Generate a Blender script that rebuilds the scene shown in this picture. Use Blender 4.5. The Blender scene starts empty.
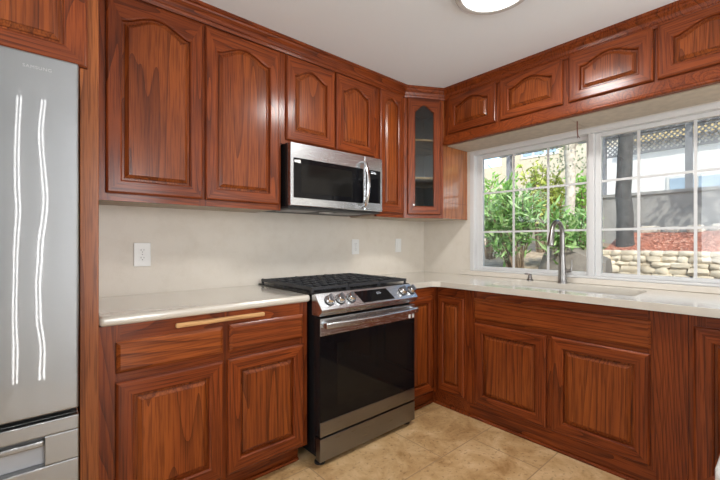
import bpy, bmesh, math, random
from mathutils import Vector, Matrix, noise as mnoise
random.seed(7)
D = bpy.data
S = bpy.context.scene
COL = S.collection
PI = math.pi

# ------------------------------------------------------------------ camera
cam = D.cameras.new('camera'); camo = D.objects.new('camera', cam); COL.objects.link(camo)
cam.sensor_width = 36.0; cam.lens = 376.38 / 720 * 36; cam.shift_y = 1.36 / 720
cam.clip_start = 0.05; cam.clip_end = 300
camo.location = (-2.861, -2.357, 1.2048)
camo.rotation_euler = (PI / 2, 0, math.radians(49.107 - 90))
S.camera = camo

# ------------------------------------------------------------------ light
S.view_settings.view_transform = 'Standard'; S.view_settings.look = 'None'
S.view_settings.gamma = 1.0; S.view_settings.use_curve_mapping = False
S.view_settings.exposure = 0.20
SUN_DIR = Vector((-0.55, -0.50, 0.67)).normalized()
W = D.worlds.new('sky_world'); S.world = W; W.use_nodes = True
nt = W.node_tree; nt.nodes.clear()
sky = nt.nodes.new('ShaderNodeTexSky'); sky.sky_type = 'NISHITA'; sky.sun_disc = False
sky.sun_elevation = math.asin(SUN_DIR.z); sky.sun_rotation = math.atan2(SUN_DIR.x, SUN_DIR.y)
sky.air_density = 1.2; sky.dust_density = 1.2
bg = nt.nodes.new('ShaderNodeBackground'); bg.inputs['Strength'].default_value = 0.42
wo = nt.nodes.new('ShaderNodeOutputWorld')
nt.links.new(sky.outputs[0], bg.inputs[0]); nt.links.new(bg.outputs[0], wo.inputs[0])

def add_light(name, kind, energy, loc, rot=(0, 0, 0), color=(1, 1, 1), size=None):
    l = D.lights.new(name, kind); l.energy = energy; l.color = color
    if kind == 'AREA':
        l.shape = 'RECTANGLE'; l.size, l.size_y = size
    o = D.objects.new(name, l); COL.objects.link(o); o.location = loc; o.rotation_euler = rot
    return o
sun = add_light('sun', 'SUN', 4.4, (0, 0, 8), color=(1, .95, .87))
sun.data.angle = math.radians(0.8)
sun.rotation_euler = SUN_DIR.to_track_quat('Z', 'Y').to_euler()
# daylight of the glazed door in the rear wall, and an added unseen fill from the left
add_light('rear_door_daylight', 'AREA', 60, (-1.78, -5.08, 1.25), (PI / 2, 0, 0), (.97, .985, 1), (.7, 2.1))
add_light('rear_door_daylight', 'AREA', 14, (-.36, -5.08, 1.25), (PI / 2, 0, 0), (.97, .985, 1), (.6, 2.1))
add_light('side_window_daylight', 'AREA', 40, (-4.55, -2.45, 1.55), (0, -PI / 2, 0), (.97, .985, 1), (1.3, 2.0))

# ------------------------------------------------------------------ materials
def newmat(name):
    m = D.materials.new(name); m.use_nodes = True
    t = m.node_tree; b = t.nodes['Principled BSDF']
    return m, t, b
def N(t, typ, **kw):
    n = t.nodes.new(typ)
    for k, v in kw.items():
        if k in n.inputs: n.inputs[k].default_value = v
        else: setattr(n, k, v)
    return n
def ramp(t, fac, stops):
    r = t.nodes.new('ShaderNodeValToRGB')
    while len(r.color_ramp.elements) < len(stops): r.color_ramp.elements.new(.5)
    for e, (p, c) in zip(r.color_ramp.elements, stops):
        e.position = p; e.color = (*c, 1)
    t.links.new(fac, r.inputs[0]); return r
def bump(t, b, h, strength=.2, dist=.002):
    n = N(t, 'ShaderNodeBump', Strength=strength, Distance=dist)
    t.links.new(h, n.inputs['Height']); t.links.new(n.outputs[0], b.inputs['Normal']); return n
def plain(name, col, rough=.5, metal=0., spec=.5, coat=0., ns=0, ncol=None, bmp=0, bscale=60):
    m, t, b = newmat(name)
    b.inputs['Base Color'].default_value = (*col, 1); b.inputs['Roughness'].default_value = rough
    b.inputs['Metallic'].default_value = metal; b.inputs['Specular IOR Level'].default_value = spec
    b.inputs['Coat Weight'].default_value = coat
    tc = N(t, 'ShaderNodeTexCoord')
    if ns:
        n = N(t, 'ShaderNodeTexNoise', Scale=ns, Detail=4.0)
        t.links.new(tc.outputs['Object'], n.inputs['Vector'])
        r = ramp(t, n.outputs['Fac'], [(.35, ncol or tuple(c * .85 for c in col)), (.65, col)])
        t.links.new(r.outputs[0], b.inputs['Base Color'])
    if bmp:
        n2 = N(t, 'ShaderNodeTexNoise', Scale=bscale, Detail=3.0)
        t.links.new(tc.outputs['Object'], n2.inputs['Vector']); bump(t, b, n2.outputs['Fac'], bmp)
    return m

def wood(name, dark, mid, light, axis='z', fine=1.0, rings=36.0, coat=.45):
    m, t, b = newmat(name); L = t.links.new
    tc = N(t, 'ShaderNodeTexCoord'); oi = N(t, 'ShaderNodeObjectInfo')
    mul = N(t, 'ShaderNodeMath', operation='MULTIPLY'); mul.inputs[1].default_value = 37.0
    L(oi.outputs['Random'], mul.inputs[0])
    cx = N(t, 'ShaderNodeCombineXYZ'); L(mul.outputs[0], cx.inputs[0]); L(mul.outputs[0], cx.inputs[1]); L(mul.outputs[0], cx.inputs[2])
    add = N(t, 'ShaderNodeVectorMath', operation='ADD'); L(tc.outputs['Object'], add.inputs[0]); L(cx.outputs[0], add.inputs[1])
    def mp(a):
        q = N(t, 'ShaderNodeMapping')
        q.inputs['Scale'].default_value = (1, 1, a) if axis == 'z' else (a, 1, 1)
        L(add.outputs[0], q.inputs['Vector']); return q.outputs[0]
    n1 = N(t, 'ShaderNodeTexNoise', Scale=3.6, Detail=2.0, Roughness=.34, Distortion=.0); L(mp(.06), n1.inputs['Vector'])
    m1 = N(t, 'ShaderNodeMath', operation='MULTIPLY'); m1.inputs[1].default_value = rings; L(n1.outputs['Fac'], m1.inputs[0])
    fr = N(t, 'ShaderNodeMath', operation='FRACT'); L(m1.outputs[0], fr.inputs[0])
    pw = N(t, 'ShaderNodeMath', operation='POWER'); pw.inputs[1].default_value = 3.0; L(fr.outputs[0], pw.inputs[0])
    n2 = N(t, 'ShaderNodeTexNoise', Scale=170.0 * fine, Detail=2.0, Roughness=.6); L(mp(.03), n2.inputs['Vector'])
    n3 = N(t, 'ShaderNodeTexNoise', Scale=5.0, Detail=2.0); L(mp(.3), n3.inputs['Vector'])
    r1 = ramp(t, n3.outputs['Fac'], [(.3, mid), (.7, light)])
    mx = N(t, 'ShaderNodeMix', data_type='RGBA'); mx.inputs[7].default_value = (*dark, 1)
    sc = N(t, 'ShaderNodeMath', operation='MULTIPLY'); sc.inputs[1].default_value = .68
    L(pw.outputs[0], sc.inputs[0]); L(sc.outputs[0], mx.inputs[0]); L(r1.outputs[0], mx.inputs[6])
    r2 = ramp(t, n2.outputs['Fac'], [(.38, (.36, .28, .25)), (.53, (1, 1, 1))])
    m2 = N(t, 'ShaderNodeMix', data_type='RGBA', blend_type='MULTIPLY'); m2.inputs[0].default_value = .6
    L(mx.outputs[2], m2.inputs[6]); L(r2.outputs[0], m2.inputs[7])
    L(m2.outputs[2], b.inputs['Base Color'])
    b.inputs['Roughness'].default_value = .5; b.inputs['Specular IOR Level'].default_value = .12; b.inputs['Coat Weight'].default_value = coat
    b.inputs['Coat Roughness'].default_value = .20; b.inputs['Coat IOR'].default_value = 1.5
    bump(t, b, n2.outputs['Fac'], .12, .001)
    return m
DK, MD, LT = (.045, .0065, .0015), (.192, .036, .0066), (.262, .054, .0098)
WV = wood('oak_vertical', DK, MD, LT, 'z')
WH = wood('oak_horizontal', DK, MD, LT, 'x')
PV = wood('oak_panel', (.065, .011, .0022), (.215, .044, .008), (.30, .072, .012), 'z', rings=30)
PH = wood('oak_drawer', (.065, .011, .0022), (.225, .046, .008), (.315, .076, .0125), 'x', rings=30)
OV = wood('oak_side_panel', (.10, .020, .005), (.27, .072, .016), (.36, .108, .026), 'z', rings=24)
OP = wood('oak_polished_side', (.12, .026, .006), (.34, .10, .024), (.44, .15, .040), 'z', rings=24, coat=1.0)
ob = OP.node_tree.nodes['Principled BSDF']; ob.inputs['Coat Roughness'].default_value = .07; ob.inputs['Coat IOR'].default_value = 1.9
MAPLE = wood('maple', (.42, .2, .08), (.62, .35, .15), (.7, .42, .2), 'x', rings=5)

def slab_mat(name, a, bcol, rough, coat=0.):
    m, t, b = newmat(name); L = t.links.new
    tc = N(t, 'ShaderNodeTexCoord')
    n1 = N(t, 'ShaderNodeTexNoise', Scale=9.0, Detail=6.0, Roughness=.65); L(tc.outputs['Object'], n1.inputs['Vector'])
    n2 = N(t, 'ShaderNodeTexNoise', Scale=160.0, Detail=2.0); L(tc.outputs['Object'], n2.inputs['Vector'])
    ad = N(t, 'ShaderNodeMath', operation='MULTIPLY_ADD'); ad.inputs[1].default_value = .35
    L(n2.outputs['Fac'], ad.inputs[0]); L(n1.outputs['Fac'], ad.inputs[2])
    r = ramp(t, ad.outputs[0], [(.42, bcol), (.72, a)])
    L(r.outputs[0], b.inputs['Base Color']); b.inputs['Roughness'].default_value = rough
    b.inputs['Coat Weight'].default_value = coat; b.inputs['Coat Roughness'].default_value = .12
    return m
BACKSPLASH = slab_mat('beige_slab', (.72, .665, .585), (.66, .60, .515), .42)
COUNTER = slab_mat('cream_quartz', (.60, .56, .485), (.56, .51, .44), .24, 1.0)
CEIL = plain('ceiling_paint', (.83, .875, .915), .9, bmp=.25, bscale=90)
PAINT = plain('wall_paint', (.68, .655, .61), .85, ns=8)
GREYP = plain('grey_wall_paint', (.33, .34, .35), .85, ns=8)
BEIGE = plain('soffit_paint', (.53, .45, .36), .7, ns=20)
VINYL = plain('white_vinyl', (.66, .66, .655), .35, ns=3, ncol=(.64, .64, .635))
WHITE = plain('white_plastic', (.82, .82, .80), .3)
SINKM = plain('white_sink', (.72, .71, .69), .18, coat=.5)
STONE_WHITE = plain('white_counter', (.80, .79, .77), .2, ns=12)
BLACK = plain('black_enamel', (.012, .012, .013), .25)
BLACKM = plain('black_matte', (.016, .016, .017), .5)
IRON = plain('cast_iron', (.022, .024, .029), .42, bmp=.2, bscale=300)
BGLASS = plain('black_glass', (.006, .006, .007), .05, spec=.22)
OVENG = plain('oven_window_glass', (.009, .0085, .008), .06, spec=.25)
CHROME = plain('chrome', (.75, .75, .76), .12, metal=1)
NICKEL = plain('brushed_nickel', (.29, .28, .27), .3, metal=1)
BRONZE = plain('dark_metal', (.25, .23, .22), .3, metal=1)
CABIN = plain('cabinet_interior', (.22, .24, .25), .6, ns=12)
GRAYP = plain('grey_plastic', (.30, .30, .31), .4)
SLOT = plain('dark_slot', (.03, .03, .03), .6)
CORD = plain('brown_cord', (.16, .04, .02), .6)

def steel(name, col, rough, axis='x', wave=0.):
    m, t, b = newmat(name); L = t.links.new
    b.inputs['Metallic'].default_value = 1; b.inputs['Base Color'].default_value = (*col, 1)
    tc = N(t, 'ShaderNodeTexCoord'); q = N(t, 'ShaderNodeMapping')
    q.inputs['Scale'].default_value = (.02, 1, 1) if axis == 'x' else (1, 1, .02)
    L(tc.outputs['Object'], q.inputs[0])
    n = N(t, 'ShaderNodeTexNoise', Scale=500.0, Detail=2.0); L(q.outputs[0], n.inputs['Vector'])
    r = N(t, 'ShaderNodeMapRange'); r.inputs[3].default_value = rough * .95; r.inputs[4].default_value = rough * 1.05
    L(n.outputs['Fac'], r.inputs[0]); L(r.outputs[0], b.inputs['Roughness'])
    if wave:
        n2 = N(t, 'ShaderNodeTexNoise', Scale=3.6, Detail=.5); L(tc.outputs['Object'], n2.inputs['Vector'])
        bump(t, b, n2.outputs['Fac'], 1.0, wave)
    return m
STEEL = steel('brushed_steel', (.66, .69, .72), .27)
STEEL_D = steel('range_steel', (.25, .255, .275), .28)
FRIDGE_S = steel('refrigerator_steel', (.265, .27, .275), .36, 'x', wave=.0022)
fnt = FRIDGE_S.node_tree; fb = fnt.nodes['Principled BSDF']; fb.inputs['Anisotropic'].default_value = .6; fb.inputs['Anisotropic Rotation'].default_value = .25
ftn = fnt.nodes.new('ShaderNodeTangent'); ftn.direction_type = 'RADIAL'; ftn.axis = 'Z'; fnt.links.new(ftn.outputs[0], fb.inputs['Tangent'])
fb.inputs['Coat Weight'].default_value = 1; fb.inputs['Coat Roughness'].default_value = .02; fb.inputs['Coat IOR'].default_value = 1.55     # clear coat added so the strips reflect as sharp streaks
fbn = [n for n in fnt.nodes if n.bl_idname == 'ShaderNodeBump'][0]; fnt.links.new(fbn.outputs[0], fb.inputs['Coat Normal'])

def glassmat(name, tint=(.96, .98, .97), refl=1.0):
    m = D.materials.new(name); m.use_nodes = True; t = m.node_tree; t.nodes.clear(); L = t.links.new
    tr = N(t, 'ShaderNodeBsdfTransparent'); tr.inputs[0].default_value = (*tint, 1)
    gl = N(t, 'ShaderNodeBsdfGlossy'); gl.inputs['Roughness'].default_value = .01
    fz = N(t, 'ShaderNodeFresnel', IOR=1.45); mx = N(t, 'ShaderNodeMixShader'); o = N(t, 'ShaderNodeOutputMaterial')
    ml = N(t, 'ShaderNodeMath', operation='MULTIPLY'); ml.inputs[1].default_value = refl
    L(fz.outputs[0], ml.inputs[0]); L(ml.outputs[0], mx.inputs[0]); L(tr.outputs[0], mx.inputs[1]); L(gl.outputs[0], mx.inputs[2]); L(mx.outputs[0], o.inputs[0])
    return m
GLASS = glassmat('window_glass')
CGLASS = glassmat('cabinet_glass', (.80, .84, .84), 1.6)
def screenmat():
    m = D.materials.new('insect_screen_mesh'); m.use_nodes = True; t = m.node_tree; t.nodes.clear(); L = t.links.new
    tr = N(t, 'ShaderNodeBsdfTransparent'); df = N(t, 'ShaderNodeBsdfDiffuse'); df.inputs[0].default_value = (.30, .31, .33, 1)
    mx = N(t, 'ShaderNodeMixShader'); mx.inputs[0].default_value = .14; o = N(t, 'ShaderNodeOutputMaterial')
    L(tr.outputs[0], mx.inputs[1]); L(df.outputs[0], mx.inputs[2]); L(mx.outputs[0], o.inputs[0]); return m
SCREEN = screenmat()
def emit(name, col, s):
    m, t, b = newmat(name)
    b.inputs['Base Color'].default_value = (.9, .9, .9, 1)
    b.inputs['Emission Color'].default_value = (*col, 1); b.inputs['Emission Strength'].default_value = s; return m
RIM = plain('satin_rim', (.62, .62, .61), .35, metal=.35)
LAMP = emit('lamp_diffuser', (1, .97, .93), 3.2)
STREAK = emit('streak_glow', (1, .99, .97), 14.0)  # glow of the unseen strips added to streak the refrigerator
DISPLAY = emit('display_digits', (.75, .85, 1), .8)

def tilemat():
    m, t, b = newmat('travertine_tile'); L = t.links.new
    tc = N(t, 'ShaderNodeTexCoord'); q = N(t, 'ShaderNodeMapping')
    q.inputs['Location'].default_value = (1.447 - .0, 1.068, 0); L(tc.outputs['Object'], q.inputs[0])
    br = N(t, 'ShaderNodeTexBrick'); br.offset = .5; br.squash = 1.0
    for k, v in {'Scale': 1.0, 'Mortar Size': .0035, 'Mortar Smooth': .3, 'Brick Width': .61, 'Row Height': .405, 'Bias': 0.0}.items(): br.inputs[k].default_value = v
    br.inputs['Color1'].default_value = (0, 0, 0, 1); br.inputs['Color2'].default_value = (1, 1, 1, 1); br.inputs['Mortar'].default_value = (.5, .5, .5, 1)
    L(q.outputs[0], br.inputs['Vector'])
    n1 = N(t, 'ShaderNodeTexNoise', Scale=5.5, Detail=7.0, Roughness=.68, Distortion=.5); L(tc.outputs['Object'], n1.inputs['Vector'])
    ad = N(t, 'ShaderNodeMath', operation='MULTIPLY_ADD'); ad.inputs[1].default_value = .13
    L(br.outputs['Color'], ad.inputs[0]); L(n1.outputs['Fac'], ad.inputs[2])
    r = ramp(t, ad.outputs[0], [(.36, (.38, .215, .085)), (.5, (.53, .335, .155)), (.64, (.65, .45, .24)), (.76, (.74, .56, .35))])
    n2 = N(t, 'ShaderNodeTexNoise', Scale=48.0, Detail=3.0); L(tc.outputs['Object'], n2.inputs['Vector'])
    r2 = ramp(t, n2.outputs['Fac'], [(.3, (.55, .48, .42)), (.42, (1, 1, 1))])
    m2 = N(t, 'ShaderNodeMix', data_type='RGBA', blend_type='MULTIPLY'); m2.inputs[0].default_value = .8
    L(r.outputs[0], m2.inputs[6]); L(r2.outputs[0], m2.inputs[7])
    mx = N(t, 'ShaderNodeMix', data_type='RGBA'); mx.inputs[7].default_value = (.36, .23, .12, 1)
    L(br.outputs['Fac'], mx.inputs[0]); L(m2.outputs[2], mx.inputs[6]); L(mx.outputs[2], b.inputs['Base Color'])
    b.inputs['Roughness'].default_value = .38
    bump(t, b, br.outputs['Fac'], -.4, .003)
    return m
TILE = tilemat()

# ------------------------------------------------------------------ mesh builder
class MB:
    def __init__(s): s.v = []; s.f = []; s.m = []
    def add(s, vs, fs, mi=0):
        k = len(s.v); s.v += [tuple(v) for v in vs]
        for f in fs: s.f.append([i + k for i in f]); s.m.append(mi)
        return s
    def box(s, a, b, mi=0):
        x0, x1 = sorted((a[0], b[0])); y0, y1 = sorted((a[1], b[1])); z0, z1 = sorted((a[2], b[2]))
        return s.add([(x0, y0, z0), (x1, y0, z0), (x1, y1, z0), (x0, y1, z0), (x0, y0, z1), (x1, y0, z1), (x1, y1, z1), (x0, y1, z1)],
                     [(3, 2, 1, 0), (4, 5, 6, 7), (0, 1, 5, 4), (1, 2, 6, 5), (2, 3, 7, 6), (3, 0, 4, 7)], mi)
    def prism(s, poly, z0, z1, mi=0):
        n = len(poly)
        return s.add([(x, y, z0) for x, y in poly] + [(x, y, z1) for x, y in poly],
                     [list(range(n))[::-1], list(range(n, 2 * n))] + [(i, (i + 1) % n, n + (i + 1) % n, n + i) for i in range(n)], mi)
    def tube(s, pts, rad, seg=12, mi=0, cap=True):
        pts = [Vector(p) for p in pts]; n = len(pts)
        rs = rad if isinstance(rad, (list, tuple)) else [rad] * n
        rings = []; up = None
        for i, p in enumerate(pts):
            d = (pts[min(i + 1, n - 1)] - pts[max(i - 1, 0)]).normalized()
            if up is None: up = d.orthogonal().normalized()
            up = (up - d * up.dot(d)).normalized(); r = d.cross(up)
            rings.append([p + (up * math.cos(2 * PI * k / seg) + r * math.sin(2 * PI * k / seg)) * rs[i] for k in range(seg)])
        fs = [(i * seg + k, i * seg + (k + 1) % seg, (i + 1) * seg + (k + 1) % seg, (i + 1) * seg + k) for i in range(n - 1) for k in range(seg)]
        if cap: fs += [list(range(seg))[::-1], [(n - 1) * seg + k for k in range(seg)]]
        return s.add([v for r in rings for v in r], fs, mi)
    def lathe(s, prof, c=(0, 0, 0), axis=(0, 0, 1), seg=24, mi=0):
        a = Vector(axis).normalized(); u = a.orthogonal().normalized(); w = a.cross(u); c = Vector(c)
        vs = [c + a * h + (u * math.cos(2 * PI * k / seg) + w * math.sin(2 * PI * k / seg)) * r for r, h in prof for k in range(seg)]
        n = len(prof)
        fs = [(i * seg + k, i * seg + (k + 1) % seg, (i + 1) * seg + (k + 1) % seg, (i + 1) * seg + k) for i in range(n - 1) for k in range(seg)]
        fs += [list(range(seg))[::-1], [(n - 1) * seg + k for k in range(seg)]]
        return s.add(vs, fs, mi)
    def loops(s, loops, mats=None, fill=False):
        """bridge loops of equal length; first half runs along the top left to right, second half back along the bottom"""
        n = len(loops[0]); k = len(s.v)
        for l in loops: s.v += [tuple(p) for p in l]
        h = n // 2
        for a in range(len(loops) - 1):
            for i in range(n):
                j = (i + 1) % n
                s.f.append([k + a * n + i, k + (a + 1) * n + i, k + (a + 1) * n + j, k + a * n + j])
                s.m.append((0 if i in (h - 1, n - 1) else 1) if mats else 0)
        if fill:
            o = k + (len(loops) - 1) * n
            for i in range(h - 1):
                s.f.append([o + i, o + n - 1 - i, o + n - 2 - i, o + i + 1]); s.m.append(0)
        return s
    def build(s, name, mats, parent=None, bevel=0, smooth=False, loc=None, rot=None, seg=2):
        me = D.meshes.new(name); me.from_pydata(s.v, [], s.f)
        for m in (mats if isinstance(mats, (list, tuple)) else [mats]): me.materials.append(m)
        for p, mi in zip(me.polygons, s.m): p.material_index = mi
        bm = bmesh.new(); bm.from_mesh(me); bmesh.ops.recalc_face_normals(bm, faces=bm.faces); bm.to_mesh(me); bm.free()
        o = D.objects.new(name, me); COL.objects.link(o)
        if parent: o.parent = parent
        if loc: o.location = loc
        if rot: o.rotation_euler = rot
        if smooth:
            for p in me.polygons: p.use_smooth = True
            me.set_sharp_from_angle(angle=math.radians(40))
        if bevel:
            b = o.modifiers.new('bevel', 'BEVEL'); b.width = bevel; b.segments = seg; b.limit_method = 'ANGLE'; b.angle_limit = math.radians(50)
        return o

def tag(o, label=None, cat=None, group=None, kind=None):
    if label: o['label'] = label
    if cat: o['category'] = cat
    if group: o['group'] = group
    if kind: o['kind'] = kind
    return o
def thing(name, loc, label, cat, group=None, rz=0):
    o = D.objects.new(name, None); COL.objects.link(o); o.location = loc; o.rotation_euler = (0, 0, rz)
    o.empty_display_size = .05
    return tag(o, label, cat, group)
def struct(o, label=None):
    return tag(o, label, kind='structure')

def sweep(mb, path, prof, mi=0, closed_ends=True):
    """sweep profile (out, z) along an XY polyline; 'out' points to the right-hand normal of travel"""
    n = len(path); rings = []
    for i, p in enumerate(path):
        p = Vector(p)
        d1 = (p - Vector(path[i - 1])).normalized() if i else None
        d2 = (Vector(path[i + 1]) - p).normalized() if i < n - 1 else None
        if d1 is None: d1 = d2
        if d2 is None: d2 = d1
        n1 = Vector((d1.y, -d1.x)); n2 = Vector((d2.y, -d2.x)); m = (n1 + n2).normalized(); sc = 1 / max(.2, m.dot(n1))
        rings.append([(p.x + m.x * sc * o, p.y + m.y * sc * o, z) for o, z in prof])
    k = len(prof)
    fs = [(i * k + j, i * k + (j + 1) % k, (i + 1) * k + (j + 1) % k, (i + 1) * k + j) for i in range(n - 1) for j in range(k)]
    fs += [list(range(k))[::-1], [(n - 1) * k + j for j in range(k)]]
    return mb.add([v for r in rings for v in r], fs, mi)

# ------------------------------------------------------------------ room shell
XL, YR, ZC = -4.7, -5.2, 2.43
WY0, WY1, WZ0, WZ1 = -.515, -2.36, .952, 1.976     # kitchen window opening
struct(MB().box((XL - .1, YR - .1, -.1), (.15, .1, 0)).build('floor', TILE))
struct(MB().box((XL - .1, YR - .1, ZC), (.15, .1, ZC + .12)).build('ceiling', CEIL))
struct(MB().box((XL - .1, 0, 0), (.15, .1, ZC)).build('wall_back', BACKSPLASH))
w = MB()
w.box((0, WY0, 0), (.15, 0, ZC)); w.box((0, YR - .1, 0), (.15, WY1, ZC))
w.box((0, WY1, 0), (.15, WY0, WZ0)); w.box((0, WY1, WZ1), (.15, WY0, ZC))
struct(w.build('wall_right', BACKSPLASH))
struct(MB().box((XL - .1, YR, 0), (XL, 0, ZC)).build('wall_left', PAINT))
struct(MB().box((XL - .1, YR - .1, 0), (.15, YR, ZC)).build('wall_rear', GREYP))
sv = MB(); sv.box((-4.9, -5.4, ZC + .12), (.42, .3, ZC + .2))
struct(sv.build('trim_1', PAINT))                       # roof deck with eave

# kitchen window
win = D.objects.new('window_1', None); COL.objects.link(win); win.location = (0, (WY0 + WY1) / 2, WZ0)
struct(win)
def wbox(m, y0, y1, z0, z1, x0, x1): m.box((x0, y0 - win.location.y, z0 - WZ0), (x1, y1 - win.location.y, z1 - WZ0))
fr = MB()
ox0, ox1 = -.008, .12
wbox(fr, WY0, WY0 - .042, WZ0, WZ1, ox0, ox1); wbox(fr, WY1, WY1 + .042, WZ0, WZ1, ox0, ox1)
wbox(fr, WY0 - .042, WY1 + .042, WZ1 - .036, WZ1, ox0, ox1); wbox(fr, WY0 - .042, WY1 + .042, WZ0, WZ0 + .016, ox0, ox1)
YM = -1.447
wbox(fr, YM + .018, YM - .018, WZ0 + .016, WZ1 - .036, .012, ox1)
fr.build('frame', VINYL, win, bevel=.004)
def sash(y0, y1, xs, vm, name):
    ncol = len(vm) + 1
    z0, z1 = WZ0 + .016, WZ1 - .036; sw = .047; m = MB()
    if name == 'fixed_sash': a, b, lo, hi = .052, .018, .024, .034
    else: a, b, lo, hi = .036, .045, .024, .028
    wbox(m, y0, y0 - a, z0, z1, xs, xs + .035); wbox(m, y1, y1 + b, z0, z1, xs, xs + .035)
    wbox(m, y0 - a, y1 + b, z1 - hi, z1, xs, xs + .035); wbox(m, y0 - a, y1 + b, z0, z0 + lo, xs, xs + .035)
    so = m.build(name, VINYL, win, bevel=.003)
    gy0, gy1, gz0, gz1 = y0 - a, y1 + b, z0 + lo, z1 - hi
    g = MB(); wbox(g, gy0, gy1, gz0, gz1, xs + .016, xs + .020); g.build('glass_pane', GLASS, win)
    mu = MB()
    for y in vm: wbox(mu, y + .0075, y - .0075, gz0, gz1, xs + .008, xs + .015)
    for z in (1.612, 1.284):
        ys = [gy0] + vm + [gy1]
        for i in range(ncol):
            wbox(mu, ys[i] - (.0075 if i else 0), ys[i + 1] + (.0075 if i < ncol - 1 else 0), z - .0075, z + .0075, xs + .008, xs + .015)
    mu.build('muntin_grid', VINYL, win)
    return gy0, gy1, gz0, gz1
sash(WY0 - .042, YM + .018, .036, [-.882, -1.150], 'fixed_sash')
gy0, gy1, gz0, gz1 = sash(YM - .018, WY1 + .042, .036, [-1.708, -1.980], 'sliding_sash')
sc = MB(); wbox(sc, gy0, gy1, gz0, gz1, .085, .086); sc.build('insect_screen', SCREEN, win)
# stone ledge under the window
lg = MB(); lg.box((-.022, -.43, .9155), (-.0005, -2.95, WZ0 - .001))
struct(lg.build('trim_2', BACKSPLASH, bevel=.003))

# behind the camera (seen only in reflections): rear glazed door, and glowing strips added for refrigerator streaks
rd = MB()
for x0, x1 in ((-2.40, -2.35), (-1.275, -1.225), (-.15, -.1)): rd.box((x0, YR, 0.02), (x1, YR + .06, 2.36))
rd.box((-2.40, YR, 2.31), (-.1, YR + .06, 2.36)); rd.box((-2.40, YR, .02), (-.1, YR + .06, .12))
struct(rd.build('door_1', VINYL, bevel=.003))
struct(MB().box((XL, -3.5, 0), (-2.5, -3.4, ZC)).build('added_partition', GREYP))  # unseen partition added to carry the glowing strips
sl = D.objects.new('window_2', None); COL.objects.link(sl); sl.location = (-2.88, -3.4, .02); struct(sl)
for xx in (-.080, .072):
    for dx in (-.0115, .0115):
        MB().box((xx + dx - .0045, .003, .02), (xx + dx + .0045, .008, 2.38)).build('glass_pane', STREAK, sl)  # not glazing: strips added to glow as streaks in the refrigerator
    MB().box((xx - .004, .003, .02), (xx + .004, .02, 2.38)).box((xx - .04, .003, .02), (xx - .02, .03, 2.38)).box((xx + .02, .003, .02), (xx + .04, .03, 2.38)).build('frame', VINYL, sl)  # unseen edging added beside the strips
ws = MB()
for a, b in (((-.0, -3.2, .75), (.03, -3.15, 2.15)), ((0, -1.75, .75), (.03, -1.70, 2.15)), ((0, -3.15, .75), (.03, -1.75, .8)), ((0, -3.15, 2.1), (.03, -1.75, 2.15))):
    ws.box((XL + a[0], a[1], a[2]), (XL + b[0], b[1], b[2]))
struct(ws.build('window_3', VINYL))  # unseen frame added around the side fill

# ------------------------------------------------------------------ doors and drawers
M_TOP = 41
def rect_loop(w, h, k, d):
    xs = [-(w / 2 - k) + (w - 2 * k) * i / (M_TOP - 1) for i in range(M_TOP)]
    return [(x, -d, h - k) for x in xs] + [(x, -d, k) for x in reversed(xs)]
def arch_f(u):
    u = abs(u) / .94
    return 0 if u >= 1 else (.5 * (1 + math.cos(PI * u))) ** .70
def open_loop(w, h, st, rb, rt, rise, k, d):
    hw = w / 2 - st - k; us = [-1 + 2 * i / (M_TOP - 1) for i in range(M_TOP)]
    top = [(hw * u, -d, h - rt - rise + rise * arch_f(u) - k) for u in us]
    return top + [(hw * u, -d, rb + k) for u in reversed(us)]
def add_door(parent, x, y, z, w, h, rise=0., st=.055, rb=.055, rt=None, bev=.019, glass=False, label=None, rot=0, name='door'):
    rt = rt if rt is not None else st
    O = lambda k, d: open_loop(w, h, st, rb, rt, rise, k, d)
    L = [rect_loop(w, h, 0, 0), rect_loop(w, h, 0, .012), rect_loop(w, h, .004, .0165), rect_loop(w, h, .009, .019),
         O(0, .019), O(.003, .0170), O(.006, .0150), O(.0085, .0015)]
    m = MB().loops(L, True)
    if glass: m.loops([O(.0085, .0015), O(.0085, 0)], True)
    d = m.build(name, [WV, WH], parent, loc=(x, y, z), rot=(0, 0, rot))
    if label: d['label'] = label
    if glass:
        MB().loops([O(.0087, .002), O(.0087, .0055)], False).loops([O(.0087, .0055)], fill=True).loops([O(.0087, .002)], fill=True).build('glass_pane', CGLASS, d)
    else:
        p = MB().loops([O(.0087, .0003), O(.0087, .0010), O(.0180, .0010), O(.0182, .0065), O(.014 + bev, .0155), O(.0145 + bev, .0185), O(.018 + bev, .0185)], fill=True)
        p.build('raised_panel', PV, d)
    return d
def add_drawer(parent, x, y, z, w, h):
    m = MB().loops([rect_loop(w, h, 0, 0), rect_loop(w, h, 0, .010), rect_loop(w, h, .003, .0125), rect_loop(w, h, .011, .0175), rect_loop(w, h, .014, .019)], fill=True)
    return m.build('drawer_front', PH, parent, loc=(x, y, z))
def face_frame(parent, x0, x1, z0, z1, y, stiles, rails, th=.019, mid=None):
    """stiles: list of (xa, xb); rails: list of (za, zb); rails are cut between the stiles"""
    m = MB(); stiles = sorted(stiles)
    for a, b in stiles: m.box((a, y, z0), (b, y + th, z1), 0)
    for (a0, a1), (b0, b1) in zip(stiles, stiles[1:]):
        for za, zb in rails: m.box((a1 + .0002, y + .0003, za), (b0 - .0002, y + th, zb), 1)
    if mid: m.box((mid[0], y, mid[2]), (mid[1], y + th, mid[3]), 0)
    return m.build('face_frame', [WV, WH], parent)

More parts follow.
